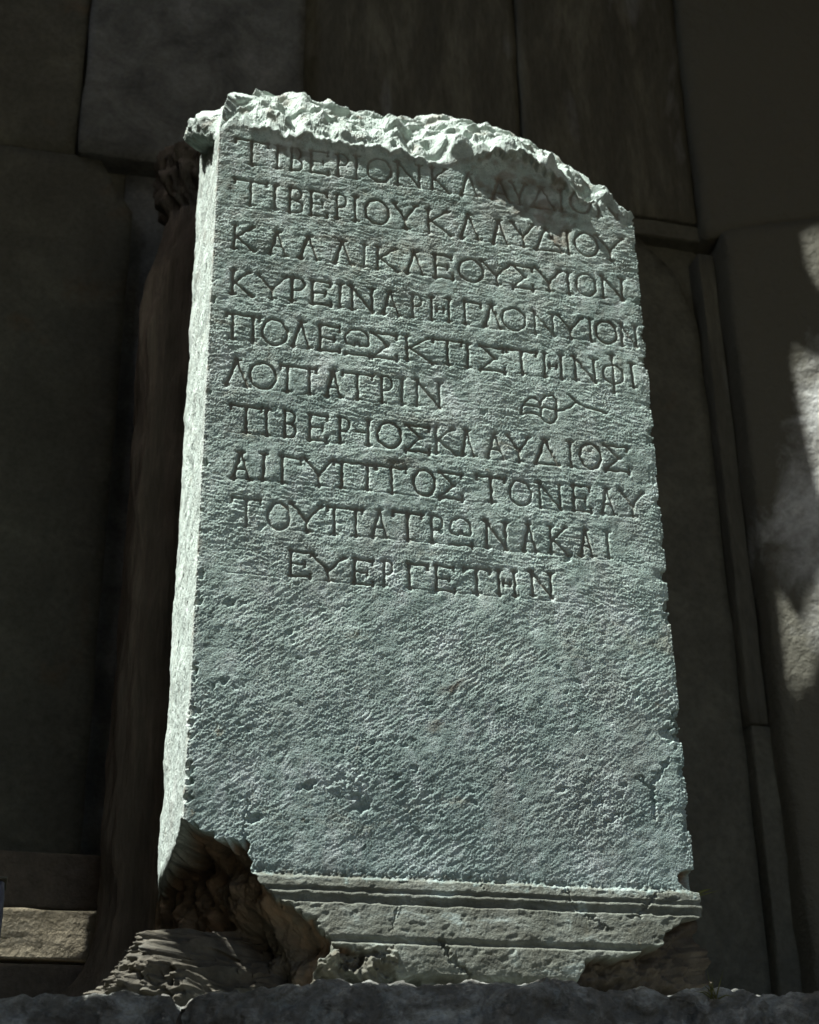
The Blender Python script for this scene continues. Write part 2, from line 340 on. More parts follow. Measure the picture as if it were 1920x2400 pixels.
# strokes in a unit box: (points, relative width); 's' marks a short serif cut at (x, y), half length
def glyph(g):
    S = []; F = []
    def st(pts, w=1.0): S.append((pts, w))
    def sf(x, y, hl=0.16): F.append((x, y, hl))
    if g == 'I': st([(0.5, 0), (0.5, 1)]); sf(.5, 0, .9); sf(.5, 1, .9)
    if g == 'J': st([(0.85, 0), (0.85, 1)]); sf(.85, 0, .16); sf(.85, 1, .16); st([(.05, .5), (.8, .47)], .7)
    if g == 'T': st([(0, 1), (1, .98)]); st([(.5, 1), (.52, 0)]); st([(0, 1.03), (0, .86)], .8); st([(1, 1.02), (1, .84)], .8); sf(.52, 0)
    if g == 'G': st([(0.08, 1), (1, .97)]); st([(.1, 1), (.12, 0)]); st([(1, 1), (1, .8)], .8); sf(.14, 0, .2)
    if g == 'Q': st([(0, 1), (1, .98)]); st([(.2, 1), (.2, 0)]); st([(.82, 1), (.82, 0)]); st([(0, 1.04), (0, .86)], .8); st([(1, 1.02), (1, .84)], .8); sf(.2, 0, .14); sf(.82, 0, .14)
    if g == 'A': st([(.46, 1), (0.04, 0)], 1.15); st([(.46, 1), (.98, 0)], .8); st([(.2, .36), (.72, .36)], .7); sf(.46, 1, .25); sf(0.04, 0, .15); sf(.98, 0, .15)
    if g == 'L': st([(.46, 1), (0.04, 0)], 1.15); st([(.46, 1), (.98, 0)], .8); sf(.5, 1, .28); sf(0.04, 0, .15); sf(.98, 0, .15)
    if g == 'D': st([(.46, 1), (0.04, 0)], 1.1); st([(.46, 1), (1, 0)], .9); st([(0, 0), (1, 0)], .8); sf(.46, 1, .15)
    if g == 'Y': st([(0, 1), (.5, .40)], 1.05); st([(1, 1), (.5, .40)], .95); st([(.5, .42), (.54, 0)]); sf(.03, 1, .1); sf(.97, 1, .1); sf(.54, 0, .16)
    if g == 'K': st([(.06, 0), (.06, 1)]); st([(.1, .46), (.95, 1)], .85); st([(.15, .52), (1.1, -.02)], .95); sf(.06, 1, .16); sf(.06, 0, .16); sf(.95, 1, .1); sf(1.1, -.02, .14)
    if g == 'N': st([(.06, 0), (.06, 1)], .95); st([(0, 1.02), (.96, 0)], 1.05); st([(.94, 0), (.94, .98)], .95); sf(0, 1.0, .14); sf(.06, 0, .14); sf(.94, 1, .16)
    if g == 'E': st([(.06, 0), (.06, 1)]); st([(0, 1), (.98, .97)], .85); st([(.06, .5), (.72, .48)], .7); st([(0, 0), (1, .0)], .85); st([(.98, 1), (.98, .82)], .7); st([(.72, .58), (.72, .38)], .6); st([(1, .12), (1, -.05)], .7)
    if g == 'B': st([(.08, 0), (.08, 1)]); st([(0.08, 1)] + arc(.45, .76, .42, .24, 90, -90) + [(.08, .52)], .8); st([(.08, .52)] + arc(.5, .26, .48, .26, 90, -90) + [(.08, 0)], .85)
    if g == 'P': st([(.1, 0), (.1, 1)], 1.05); st([(.1, 1)] + arc(.45, .74, .5, .26, 90, -90) + [(.1, .47)], .8); sf(.1, 0, .3); sf(.05, 1, .15)
    if g == 'O': st(arc(.5, .5, .5, .5, 0, 360, 30), 1.0)
    if g == 'F': st(arc(.5, .42, .5, .4, 0, 360, 26), .9); st([(.5, -.32), (.5, 1.25)], .9); sf(.5, -.32, .25); sf(.5, 1.25, .25)
    if g == 'S': st([(0, 1), (.98, .97)]); st([(.98, 1), (.98, .82)], .7); st([(.04, 1), (.62, .52)], .95); st([(.62, .52), (.05, .04)], .8); st([(0, 0), (1, .0)]); st([(1, .14), (1, -.1)], .7); st([(.0, .08), (.0, -.1)], .6)
    if g == 'H': st([(.08, 0), (.08, 1)]); st([(.92, 0), (.92, 1)]); st([(.32, .48), (.68, .48)], .9); st([(.33, .58), (.33, .38)], .7); st([(.67, .58), (.67, .38)], .7)
    if g == 'H': sf(.08, 0, .14); sf(.08, 1, .14); sf(.92, 0, .14); sf(.92, 1, .14)
    if g == 'W': st([(.44, .48), (.38, .34)] + arc(.28, .42, .17, .17, 270, 180, 5)[0:0] + arc(.5, .60, .48, .40, 215, -35, 26) + [(.62, .34), (.56, .48)], .95); st([(.5, .52), (.5, .38)], .5); st([(.0, -.02), (1, -.02)], .95); st([(1, .08), (1, -.14)], .6)
    return S, F

RES = 0.0006
GX = np.arange(-0.01, 0.765, RES); GZ = np.arange(0.60, 1.47, RES)
GROOVE = np.zeros((len(GX), len(GZ)), np.float32)
wobx = Field(0.3, 512, 0.02, 0.02, 0, 91, 0.5); wobz = Field(0.3, 512, 0.02, 0.02, 0, 92, 0.5)
wobw = Field(0.3, 512, 0.012, 0.012, 0, 93, 0.5)

def carve(pts, hw, dep=1.0, flare=0.35):
    pts = np.array(pts)
    for k in range(len(pts) - 1):
        a, b = pts[k], pts[k + 1]
        mrg = hw * 2.6 + 0.001
        i0 = max(0, int((min(a[0], b[0]) - mrg - GX[0]) / RES)); i1 = min(len(GX), int((max(a[0], b[0]) + mrg - GX[0]) / RES) + 2)
        j0 = max(0, int((min(a[1], b[1]) - mrg - GZ[0]) / RES)); j1 = min(len(GZ), int((max(a[1], b[1]) + mrg - GZ[0]) / RES) + 2)
        if i1 <= i0 or j1 <= j0: continue
        X, Z = np.meshgrid(GX[i0:i1], GZ[j0:j1], indexing='ij')
        Xw = X + 0.00045 * wobx(X, Z); Zw = Z + 0.00045 * wobz(X, Z)
        d, t = seg_dist(Xw, Zw, a, b)
        ww = hw * (1 + flare * np.abs(2 * t - 1) ** 5) * (1 + 0.10 * wobw(X, Z))
        v = np.clip(1 - d / ww, 0, 1)
        v = (.80 * np.minimum(v * 1.5, 1.0) + .20 * np.clip(1 - d / (ww * 1.85), 0, 1)) * dep
        GROOVE[i0:i1, j0:j1] = np.maximum(GROOVE[i0:i1, j0:j1], v)

for (g, x0, x1, z0, h) in LETTERS:
    S_, F_ = glyph(g)
    wd = max(x1 - x0, 0.006)
    jit = rng.normal(0, 0.0005, 2)
    dep = float(np.clip(rng.normal(0.95, 0.12), 0.65, 1.2))
    slant = rng.normal(0.0, 0.012)
    hw = 0.0030 * float(np.clip(rng.normal(1, .07), .85, 1.2))
    def mp(p):
        return (x0 + p[0] * wd + jit[0] + slant * p[1] * h, z0 + p[1] * h + jit[1])
    for pts, wr in S_:
        single = len(pts) == 2
        carve([mp(p) for p in pts], hw * wr, dep, 0.75 if single else 0.05)
    for (sx, sy, hl) in F_:
        c = mp((sx, sy)); L = min(hl * wd, 0.0062)
        L = max(L, 0.0045)
        inn = -1 if sy > .5 else 1
        carve([(c[0] - L, c[1]), (c[0], c[1] + inn * 0.0025), (c[0] + L, c[1])], hw * 0.78, dep * 0.85, 0)
# faint ruled guide lines the mason cut under each row
for zc_ in [1.3925, 1.2985, 1.2096, 1.1190, 1.0347, .9490, .8668, .7868, .7070, .6262]:
    for xa, xb in [(.03, .72)] if zc_ != .9490 else [(.03, .40)]:
        xs_ = np.linspace(xa + rng.uniform(0, .02), xb - rng.uniform(0, .03), 24)
        zs_ = zc_ - .0022 + rng.normal(0, .0004, 24)
        for q in range(23):
            if rng.random() < .72:
                carve([(xs_[q], zs_[q]), (xs_[q + 1], zs_[q + 1])], .0013, .20, 0)
for l in LEAF:
    carve(l, 0.0025, 0.9, 0.05)

# short parallel chisel strokes struck across the blank part of the face
SRES = 0.0009
SX = np.arange(0, W, SRES); SZ = np.arange(.18, 1.40, SRES)
STROKE = np.zeros((len(SX), len(SZ)), np.float32)
srng = np.random.default_rng(5)
def strike(a, b, hw, dep):
    mrg = hw * 1.6
    i0 = max(0, int((min(a[0], b[0]) - mrg) / SRES)); i1 = min(len(SX), int((max(a[0], b[0]) + mrg) / SRES) + 2)
    j0 = max(0, int((min(a[1], b[1]) - mrg - SZ[0]) / SRES)); j1 = min(len(SZ), int((max(a[1], b[1]) + mrg - SZ[0]) / SRES) + 2)
    if i1 <= i0 or j1 <= j0: return
    X_, Z_ = np.meshgrid(SX[i0:i1], SZ[j0:j1], indexing='ij')
    d, t = seg_dist(X_ + .0006 * wobx(X_, Z_), Z_ + .0006 * wobz(X_, Z_), a, b)
    v = np.clip(1 - d / hw, 0, 1) * dep * np.clip(4.5 * t * (1.02 - t), 0, 1)
    STROKE[i0:i1, j0:j1] = np.maximum(STROKE[i0:i1, j0:j1], v)
for g_ in range(150):
    cx0, cz0 = srng.uniform(.02, .73), (srng.uniform(.19, .62) if srng.random() < .78 else srng.uniform(.62, 1.38))
    low_ = cz0 < .62
    ang = math.radians(srng.choice([34, 28, 45, -28, -40, 60], p=[.34, .2, .14, .16, .08, .08]) + srng.normal(0, 5)) if low_ else math.radians(srng.normal(-6, 10))
    ln = srng.uniform(.012, .045); sp_ = srng.uniform(.0035, .0065); nn = srng.integers(3, 9)
    for q in range(nn):
        ox = -math.sin(ang) * sp_ * q + srng.normal(0, .0015); oz = math.cos(ang) * sp_ * q + srng.normal(0, .0015)
        l2 = ln * srng.uniform(.6, 1.1) / 2
        strike((cx0 + ox - math.cos(ang) * l2, cz0 + oz - math.sin(ang) * l2), (cx0 + ox + math.cos(ang) * l2, cz0 + oz + math.sin(ang) * l2), srng.uniform(.0014, .0024), srng.uniform(.25, .9))

def stroke_at(x, z):
    i = np.clip((x / SRES), 0, len(SX) - 1.01); j = np.clip((z - SZ[0]) / SRES, 0, len(SZ) - 1.01)
    a = i.astype(int); b = j.astype(int); fa = i - a; fb = j - b
    a = np.minimum(a, len(SX) - 2); b = np.minimum(b, len(SZ) - 2)
    S_ = STROKE
    return (S_[a, b] * (1 - fa) + S_[a + 1, b] * fa) * (1 - fb) + (S_[a, b + 1] * (1 - fa) + S_[a + 1, b + 1] * fa) * fb

def groove_at(x, z):
    u = (x - GX[0]) / RES; v = (z - GZ[0]) / RES
    ok = (u >= 0) & (u < len(GX) - 1.01) & (v >= 0) & (v < len(GZ) - 1.01)
    u = np.clip(u, 0, len(GX) - 2); v = np.clip(v, 0, len(GZ) - 2)
    i = u.astype(int); j = v.astype(int); fu = u - i; fv = v - j
    r = (GROOVE[i, j] * (1 - fu) + GROOVE[i + 1, j] * fu) * (1 - fv) + (GROOVE[i, j + 1] * (1 - fu) + GROOVE[i + 1, j + 1] * fu) * fv
    return r * ok

# noise tiles
f_grain = Field(0.5, 1024, 0.0042, 0.0042, 0, 1, 0.40)
f_fine = Field(0.5, 1024, 0.0026, 0.0026, 0, 31, 0.35)
f_horiz = Field(0.6, 1024, 0.0062, 0.022, math.radians(-6), 2, 0.38)
f_diag = Field(0.6, 1024, 0.0068, 0.026, math.radians(33), 3, 0.36)
f_diag2 = Field(0.6, 1024, 0.0055, 0.020, math.radians(-24), 4, 0.36)
f_mid = Field(0.9, 512, 0.022, 0.03, math.radians(12), 5, 0.75)
f_low = Field(1.8, 512, 0.13, 0.16, 0, 6, 0.5)
f_zone = Field(1.6, 512, 0.22, 0.3, 0.4, 7, 0.5)
f_pit = Field(0.7, 1024, 0.006, 0.009, 0.4, 8, 0.45)
f_sp = Field(0.9, 512, 0.035, 0.05, 0.3, 12, 0.75)
f_rock1 = Field(1.5, 512, 0.10, 0.11, 0, 21, 0.7)
f_rock2 = Field(1.1, 512, 0.038, 0.05, 0.5, 22, 0.75)
f_rock3 = Field(0.9, 1024, 0.014, 0.019, 0.2, 23, 0.75)
f_rock4 = Field(0.5, 1024, 0.006, 0.007, 0.2, 24, 0.5)
f_wob = Field(0.8, 512, 0.03, 0.03, 0, 25, 0.6)
f_vert = Field(0.6, 1024, 0.006, 0.016, math.radians(80), 26, 0.45)

ZBX = [-0.0, .03, .08, .113, .146, .197, .248, .325, .385, .442, .5, .545, .597, .632, .657, .71, .75]
ZBZ = [1.449, 1.474, 1.477, 1.462, 1.468, 1.462, 1.466, 1.460, 1.452, 1.474, 1.497, 1.496, 1.464, 1.440, 1.416, 1.406, 1.386]
CRX = [-0.012, .06, .161, .26, .35, .424, .489, .582, .673, .727, .79]
CRZ = [1.609, 1.646, 1.643, 1.628, 1.628, 1.650, 1.649, 1.626, 1.575, 1.522, 1.483]

# profile of the moulded foot: outward projection against height
PZ = [-.05, .036, .040, .046, .072, .0835, .0862, .0895, .0925, .096, .110, .124, .134, .1385, .1402, .1425, .1495, .1512, .1545, .1562, .1600, .1618, .166, .174, .1785, .30]
PO = [.006, .006, .014, .0178, .0176, .0168, .0120, .0112, .0135, .0146, .0130, .0114, .0104, .0100, .0056, .0050, .0060, .0082, .0078, .0044, .0040, .0066, .0060, .0046, .0, .0]

LIP = [(-.40, .216), (-.20, .232), (0, .249), (.028, .236), (.056, .220), (.089, .224)]
FRAC = LIP + [(.094, .201), (.099, .175), (.109, .161), (.127, .147), (.147, .135), (.180, .117), (.194, .101), (.208, .088), (.206, .066), (.194, .060), (.184, .050), (.184, -.06), (.105, -.06), (.062, .012), (.02, .045), (-.012, .074), (-.04, .100), (-.40, .125)]
FACET = [(-.40, .30), (0, .30), (.088, .24), (.080, .222), (.028, .182), (-.02, .15), (-.06, .10), (-.40, .10)]
HOLE2 = [(.205, .084), (.234, .079), (.255, .074), (.250, .050), (.236, .038), (.222, .048), (.214, .062)]
RFRAC = [(.775, .158), (.742, .141), (.714, .135), (.709, .125), (.687, .114), (.682, .097), (.660, .090), (.615, .080), (.567, .076), (.560, .060), (.556, .036), (.558, -.05), (1.2, -.05), (1.2, .158)]
RNOTCH = [(.765, .218), (.736, .214), (.722, .199), (.728, .182), (.765, .178)]
CHIP = [(.443, 1.468), (.50, 1.50), (.545, 1.50), (.60, 1.468), (.636, 1.44), (.648, 1.37), (.618, 1.30), (.585, 1.315), (.545, 1.345), (.488, 1.385), (.452, 1.41)]

def outline():
    cols = []
    k = 1.0 / math.sqrt(2)
    for s in np.linspace(0, 1, 112):
        y = T * (1 - s) ** 1.15
        cols.append((0.0, y, -y, 0))
    for s in np.linspace(0, 1, 742)[1:]:
        cols.append((W * s, 0.0, W * s, 1))
    for s in np.linspace(0, 1, 26)[1:]:
        cols.append((W, T * s ** 1.3, W + T * s ** 1.3, 2))
    for s in np.linspace(0, 1, 12)[1:-1]:
        cols.append((W * (1 - s), T, W + T + W * s, 3))
    return np.array(cols)

OUT = outline()
NU = len(OUT)

def inward(px, py, wdt):
    """inward direction that turns smoothly round the corners"""
    dl = px; dr = W - px; df = py; db = T - py
    wl = np.exp(-dl / wdt); wr = np.exp(-dr / wdt); wf = np.exp(-df / wdt); wb = np.exp(-db / wdt)
    nx = wl - wr; ny = wf - wb
    L = np.hypot(nx, ny) + 1e-9
    return nx / L, ny / L

side = OUT[:, 3]
px0, py0, U0 = OUT[:, 0], OUT[:, 1], OUT[:, 2]
n1x, n1y = inward(px0, py0, 0.006)
n2x, n2y = inward(px0, py0, 0.05)
ztop = np.where(side == 0, 1.449 + 0.225 * (py0 / .33) ** 1.25, 0)
ztop = np.where(side == 1, np.interp(px0, ZBX, ZBZ), ztop)
zr_back = 1.386 + 0.5 * (T / .33) * .33
ztop = np.where(side == 2, 1.386 + 0.5 * py0, ztop)
zl_back = 1.449 + 0.225 * (T / .33) ** 1.25
ztop = np.where(side == 3, zl_back + (1.386 + .5 * T - zl_back) * px0 / W, ztop)
ztop = ztop + 0.0035 * f_sp(U0, 0 * U0 + .3) + 0.002 * f_rock3(U0, 0 * U0 + .1)

# upper lip that overhangs the face
LIPB = np.interp(U0, [-.03, .0, .04, .09, .14, .19, .26, .33, .40, .45, .49, .56, .61, .64, .68, .75], [.0, .0, .001, .0045, .0060, .0045, .0050, .0055, .001, .006, .014, .016, .012, .006, .002, .0])

NV = 1180
tt = np.linspace(0, 1, NV)
Zg = -0.015 + (ztop[:, None] + 0.015) * tt[None, :]
Ug = np.repeat(U0[:, None], NV, 1)
PX = np.repeat(px0[:, None], NV, 1); PY = np.repeat(py0[:, None], NV, 1)
SD = np.repeat(side[:, None], NV, 1)

front = (SD == 1)
wz = Ug * 1.0
wobA = f_wob(Ug, Zg); wobB = f_wob(Ug + .37, Zg + .21)
Uw = Ug + 0.0020 * wobA; Zw = Zg + 0.0020 * wobB
fine = 0.0012 * f_rock3(Ug, Zg)
Uw += fine; Zw += fine

# --- masks
cav = poly_sd(Uw, Zw, FRAC)
facet = poly_sd(Uw, Zw, FACET)
rfr = poly_sd(Uw, Zw, RFRAC)
hole2 = poly_sd(Uw, Zw, HOLE2)
rno = poly_sd(Uw, Zw, RNOTCH)
chip = poly_sd(Uw, Zw, CHIP)
m_cav = sstep(0, 0.007, cav)
m_facet = sstep(-.002, .008, facet)
m_rfr = sstep(0, 0.006, rfr)

is_base = Zg < 0.1785
zz = Zg + 0.0006 * f_rock2(Ug, Zg * 0.2) + 0.00016 * f_mid(Ug, Zg * 0.3) - .006 * (Ug - .35)
prof = np.interp(zz, PZ, PO)
wear = np.clip(f_sp(Ug, Zg * .6 + .4) * .5 + .1, 0, 1)
prof_s = (np.interp(zz - .012, PZ, PO) + np.interp(zz + .012, PZ, PO)) * .5
prof = prof * (1 - .18 * wear) + prof_s * .18 * wear

# --- depth into the stone (metres) along the corner-turning normal
zone_low = sstep(0.74, 0.52, Zg)                      # lower face: diagonal claw strokes
zmix = sstep(-.5, .6, f_zone(Ug, Zg))
f_h = f_horiz(Ug, Zg); f_d = f_diag(Ug, Zg); f_e = f_diag2(Ug, Zg)
tool = f_h * (1 - zone_low) * (.55 + .6 * (1 - zmix)) + f_d * (zone_low * (.65 + .35 * zmix) + .25 * zmix * (1 - zone_low)) + f_e * .45 * (1 - zmix) * sstep(1.25, .6, Zg)
grain = f_grain(Ug, Zg)
amp_z = np.clip(1.0 + .38 * f_zone(Ug * 1.9 + .3, Zg * 1.9) + .22 * f_rock1(Ug, Zg), .35, 1.9)
f_big = f_diag(Ug * .55 + .1, Zg * .55 + .3) * (.4 + .6 * zone_low) + f_horiz(Ug * .6 + .4, Zg * .6) * (1 - zone_low)
mid = f_mid(Ug, Zg)
depth = np.zeros_like(Zg)
face_rough = amp_z * (0.000125 * tool + 0.000130 * grain + 0.00006 * f_big) + 0.00012 * f_fine(Ug, Zg) + 0.00013 * mid + .00022 * np.clip(np.abs(f_mid(Ug * 1.6, Zg * 1.6)) - 1.2, 0, 2) + 0.00035 * f_low(Ug, Zg)
face_rough += 0.00045 * np.clip(f_pit(Ug, Zg) - 1.75, 0, 1.5) * (.4 + np.clip(f_sp(Ug, Zg), 0, 2))
# upper rows are more weathered, in little ledges
strata = np.clip(f_horiz(Ug * .8 + .2, Zg * .6 + .1) - .5, 0, 2)
face_rough += 0.00022 * strata * sstep(.85, 1.25, Zg)
side_rough = 0.00030 * f_vert(Ug * 1.3, Zg) + 0.00016 * grain + 0.0005 * f_rock2(Ug, Zg) + 0.0012 * f_low(Ug * 1.2, Zg)
side_rough += 0.0010 * np.clip(f_pit(Ug * 2.2, Zg * 2.0) - 1.2, 0, 1.0)
side_rough += 0.0015 * np.clip(f_sp(Ug + .2, Zg) - 1.3, 0, 1) * (Ug < -.02)
blend = sstep(-.012, .002, Ug)
depth += np.where(front, face_rough, side_rough * (1 - blend) + face_rough * blend)
# smoother moulded foot
foot = sstep(.186, .172, Zg + .004 * f_rock3(Ug, Zg)) * (SD >= 1)
foot_rough = 0.00008 * f_rock3(Ug, Zg) + 0.00006 * grain + 0.00022 * f_mid(Ug, Zg * 1.3) + 0.00010 * f_rock4(Ug, Zg) + 0.0012 * np.clip(f_sp(Ug, Zg * 1.4) - 1.2, 0, 1) + .0012 * np.clip(f_rock2(Ug, Zg) - 1.3, 0, 1)
depth = depth * (1 - foot) + foot_rough * foot
# jagged edge where the dressed face stops above the moulding
depth += 0.0020 * sstep(.190, .178, Zg) * sstep(.1745, .1775, Zg) * np.clip(.35 + .5 * f_rock3(Ug, Zg * .6) + .5 * f_rock4(Ug, Zg) + .4 * f_rock2(Ug, Zg), 0, 1.6) * front

# letters
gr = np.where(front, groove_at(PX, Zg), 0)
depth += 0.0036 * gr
depth += np.where(front & (Zg > .19), stroke_at(PX, Zg), 0) * .00050

# cracks, pits
def crack(pts, hw, dp):
    global depth
    d = np.full(Zg.shape, 9.0)
    xs = [p[0] for p in pts]; zs = [p[1] for p in pts]
    sel = (Ug > min(xs) - .03) & (Ug < max(xs) + .03) & (Zg > min(zs) - .03) & (Zg < max(zs) + .03)
    u = Ug[sel] + .0022 * f_rock3(Ug[sel] * 1.3, Zg[sel] * 1.3); z = Zg[sel] + .0022 * f_rock3(Ug[sel] * 1.2 + .3, Zg[sel] * 1.2)
    dd = np.full(u.shape, 9.0)
    for k in range(len(pts) - 1):
        q, _ = seg_dist(u, z, pts[k], pts[k + 1]); dd = np.minimum(dd, q)
    depth[sel] += dp * sstep(1, 0, dd / hw)
crack([(.724, .3763), (.7092, .3575), (.6928, .3337), (.6954, .3188), (.6955, .2889)], .0048, .0050)
crack([(.6744, .3464), (.6841, .3382), (.6928, .3337)], .005, .0050)
crack([(.6164, .2747), (.6365, .2881)], .0045, .005)
crack([(.0883, .2756), (.086, .2522), (.0859, .2229)], .0032, .003)
crack([(.3184, .263), (.327, .2527), (.3312, .2444), (.3441, .2365)], .003, .002)
crack([(.5464, .186), (.5528, .1549), (.5763, .1351), (.6026, .1181)], .0028, .0035)
crack([(.42, .19), (.425, .17)], .002, .003)
crack([(.69, .178), (.672, .16), (.655, .142), (.64, .135)], .004, .004)
crack([(.36, .09), (.375, .065), (.395, .05), (.41, .03)], .006, .008)
crack([(.30, .135), (.29, .10)], .002, .002)
crack([(.66, .71), (.70, .695), (.72, .69)], .0018, .0012)
PITS = [(0.6501, 0.3336, 4), (0.6413, 0.3181, 4), (0.6098, 0.3075, 4), (0.5917, 0.3028, 4), (0.5763, 0.2994, 4), (0.5499, 0.3225, 5), (0.5557, 0.5155, 3.5), (0.6057, 0.5155, 3.5), (0.6825, 0.4789, 4), (0.7336, 0.4828, 5), (0.569, 0.4743, 3), (0.4888, 0.3041, 3), (0.7229, 0.4227, 6), (0.7329, 0.4156, 6), (0.581, 0.4154, 4),
        (0.1554, 0.4965, 3.5), (0.2251, 0.3581, 3), (0.1762, 0.3056, 5.5), (0.1677, 0.3029, 5), (0.2428, 0.2912, 6), (0.2514, 0.2787, 9), (0.0479, 0.4533, 4.5), (0.0344, 0.4421, 3), (0.3016, 0.3254, 4), (0.1837, 0.3776, 3), (0.3304, 0.3405, 4), (0.1435, 0.4379, 3), (0.229, 0.4512, 3), (.1, .253, 7), (.14, .535, 4), (.052, .575, 6), (.455, .9498, 4), (.095, .705, 4), (.585, .70, 5), (.30, .8388, 5), (.62, .795, 5)]
for (cx, cz, r) in PITS:
    r = r * .001
    r *= 1.15
    sel = (abs(Ug - cx) < r * 3.2) & (abs(Zg - cz) < r * 2.6)
    d = np.hypot((Ug[sel] - cx) / 1.35 + .0016 * f_rock3(Ug[sel], Zg[sel]), (Zg[sel] - cz) - .35 * (Ug[sel] - cx) + .0016 * f_rock3(Ug[sel] + .2, Zg[sel])) / r
    depth[sel] += min(.0050, .60 * r) * sstep(1.25, .35, d)
pr = np.random.default_rng(77)
for _ in range(110):
    cx, cz, r = pr.uniform(.02, .73), .20 + .42 * pr.random() ** .9 if pr.random() < .75 else pr.uniform(.6, 1.4), pr.uniform(.0012, .0034)
    sel = (abs(Ug - cx) < r * 3.5) & (abs(Zg - cz) < r * 3)
    an = pr.uniform(-.8, .9); st = pr.uniform(1, 2.2)
    du, dz = Ug[sel] - cx, Zg[sel] - cz
    d = np.hypot((du * math.cos(an) + dz * math.sin(an)) / st, -du * math.sin(an) + dz * math.cos(an)) / r + .25 * f_rock4(Ug[sel], Zg[sel])
    depth[sel] += min(.0028, .75 * r) * sstep(1.2, .4, d)
# bruised, scabby patch on the lower left
sel = (abs(Ug - .235) < .08) & (abs(Zg - .315) < .06)
bl = np.exp(-((Ug[sel] - .235) / .035) ** 2 - ((Zg[sel] - .315) / .03) ** 2)
depth[sel] += bl * (.00045 * f_rock3(Ug[sel], Zg[sel]) + .0003 * f_rock4(Ug[sel], Zg[sel]))

# worn and chipped arrises
eL = np.abs(Ug); eR = np.abs(Ug - W)
irr = .55 * f_sp(Ug * .3 + .6, Zg) + .45 * f_low(Ug * .3, Zg * 2.3) + .35 * f_rock3(Ug, Zg * .7 + .2) + .25 * f_rock4(Ug, Zg)
chipL = np.clip(irr - 1.05, 0, 2) * np.exp(-(eL / .008) ** 2) * .0042 + .0006 * np.exp(-(eL / .004) ** 2) * (1 + .5 * f_low(Ug, Zg * 2) + .45 * grain)
irr2 = .55 * f_sp(Ug * .3 + .1, Zg * .8) + .45 * f_low(Ug * .3 + .4, Zg * 2.1) + .35 * f_rock3(Ug, Zg * .7 + .5) + .25 * f_rock4(Ug, Zg)
chipR = np.clip(irr2 - .75, 0, 2) * np.exp(-(eR / .012) ** 2) * .006 + .0009 * np.exp(-(eR / .006) ** 2) * (1 + .5 * f_low(Ug, Zg * 2) + .45 * grain)
depth += (chipL + chipR) * (Zg > .18)
for (cz, r, dp) in [(.468, .009, .009), (.452, .006, .006), (.405, .012, .004), (.385, .007, .005), (.3154, .013, .008), (.302, .008, .006), (.277, .010, .006), (.62, .008, .004), (.575, .010, .006), (.805, .007, .006), (1.105, .007, .007), (.93, .006, .004)]:
    d = np.hypot(Ug - .003, (Zg - cz)) / r + .22 * f_rock3(Ug, Zg)
    depth += dp * sstep(1.1, .5, d)
for (cz, r, dp) in [(.632, .014, .010), (.612, .010, .010), (.442, .016, .012), (.418, .014, .010), (.36, .010, .006), (.82, .009, .006), (1.09, .014, .008), (1.14, .010, .006), (.95, .010, .007), (.28, .012, .007), (.74, .010, .005)]:
    d = np.hypot(Ug - W, (Zg - cz)) / r + .25 * f_rock3(Ug, Zg)
    depth += dp * sstep(1.15, .4, d)

# chipped hollow top right and shallow hollow top left
depth += 0.0050 * sstep(0, .030, chip) * front
hol = np.exp(-(((Uw - .150) / .060) ** 2 + ((Zw - 1.438) / .026) ** 2) ** 1.5)
depth += .0032 * hol * front
# smoother inside the chip: take the roughness out again
smooth_zone = np.clip(sstep(0, .006, chip) + sstep(.3, .7, hol), 0, 1) * front
depth -= smooth_zone * amp_z * (0.00010 * tool + 0.00009 * grain + .00008 * f_big)
# overhanging lip
zrel = (ztop[:, None] - Zg)
lipw = np.clip(.010 + .003 * f_rock3(Ug, Zg), .004, .03)
lip = LIPB[:, None] * sstep(1.0, .15, zrel / lipw)
depth -= lip

# broad offsets along the wide-turning normal
big = np.zeros_like(Zg)
big += sstep(0, .006, hole2) * .028
big += m_rfr * (np.where(SD >= 2, .012, .040) + .005 * f_rock2(Ug, Zg) + .0016 * f_rock3(Ug, Zg))
big += sstep(0, .008, rno) * .022
out = prof * (1 - .85 * m_cav)
# broken foot spreading at the lower left
fl = sstep(.10, -.01, Ug) * np.clip((.128 - Zg) / .128, 0, 1.2) ** .8
flare = .105 * fl * (1 - m_cav)
out = out * (1 - sstep(.05, -.0, Ug) * (Zg < .14)) + flare
rough_foot = sstep(.19, .10, Ug) * (Zg < .14) + sstep(0, .006, poly_sd(Uw, Zw, [(.18, .07), (.30, .085), (.30, .02), (.18, -.02)]))
rough_foot = np.clip(rough_foot, 0, 1) * (1 - m_cav * (1 - sstep(.135, .105, Zg) * sstep(.15, .11, Ug)))

# slab under-cut bites along the very bottom
big += .010 * sstep(.046, .036, zz) * np.clip(f_sp(Ug, Zg * .2), 0, 1.5) * front
net = big - out

X = PX + n1x[:, None] * depth + n2x[:, None] * net
Y = PY + n1y[:, None] * depth + n2y[:, None] * net
lowm = sstep(.135, .105, Zg) * sstep(.15, .11, Ug)
qa = X - .9 * Y; qb = Zg + .35 * X + .3 * Y
rn = rough_foot * (.0065 * f_rock2(qa, qb) + .0034 * f_rock3(qa, qb) + .0008 * f_rock4(qa, qb) + .004 * np.tanh(3 * (f_rock2(qa * .8 + .3, qb * .9) - .2)))
rn = rn * (1 - m_cav * (1 - lowm))
X = X + n2x[:, None] * rn; Y = Y + n2y[:, None] * rn
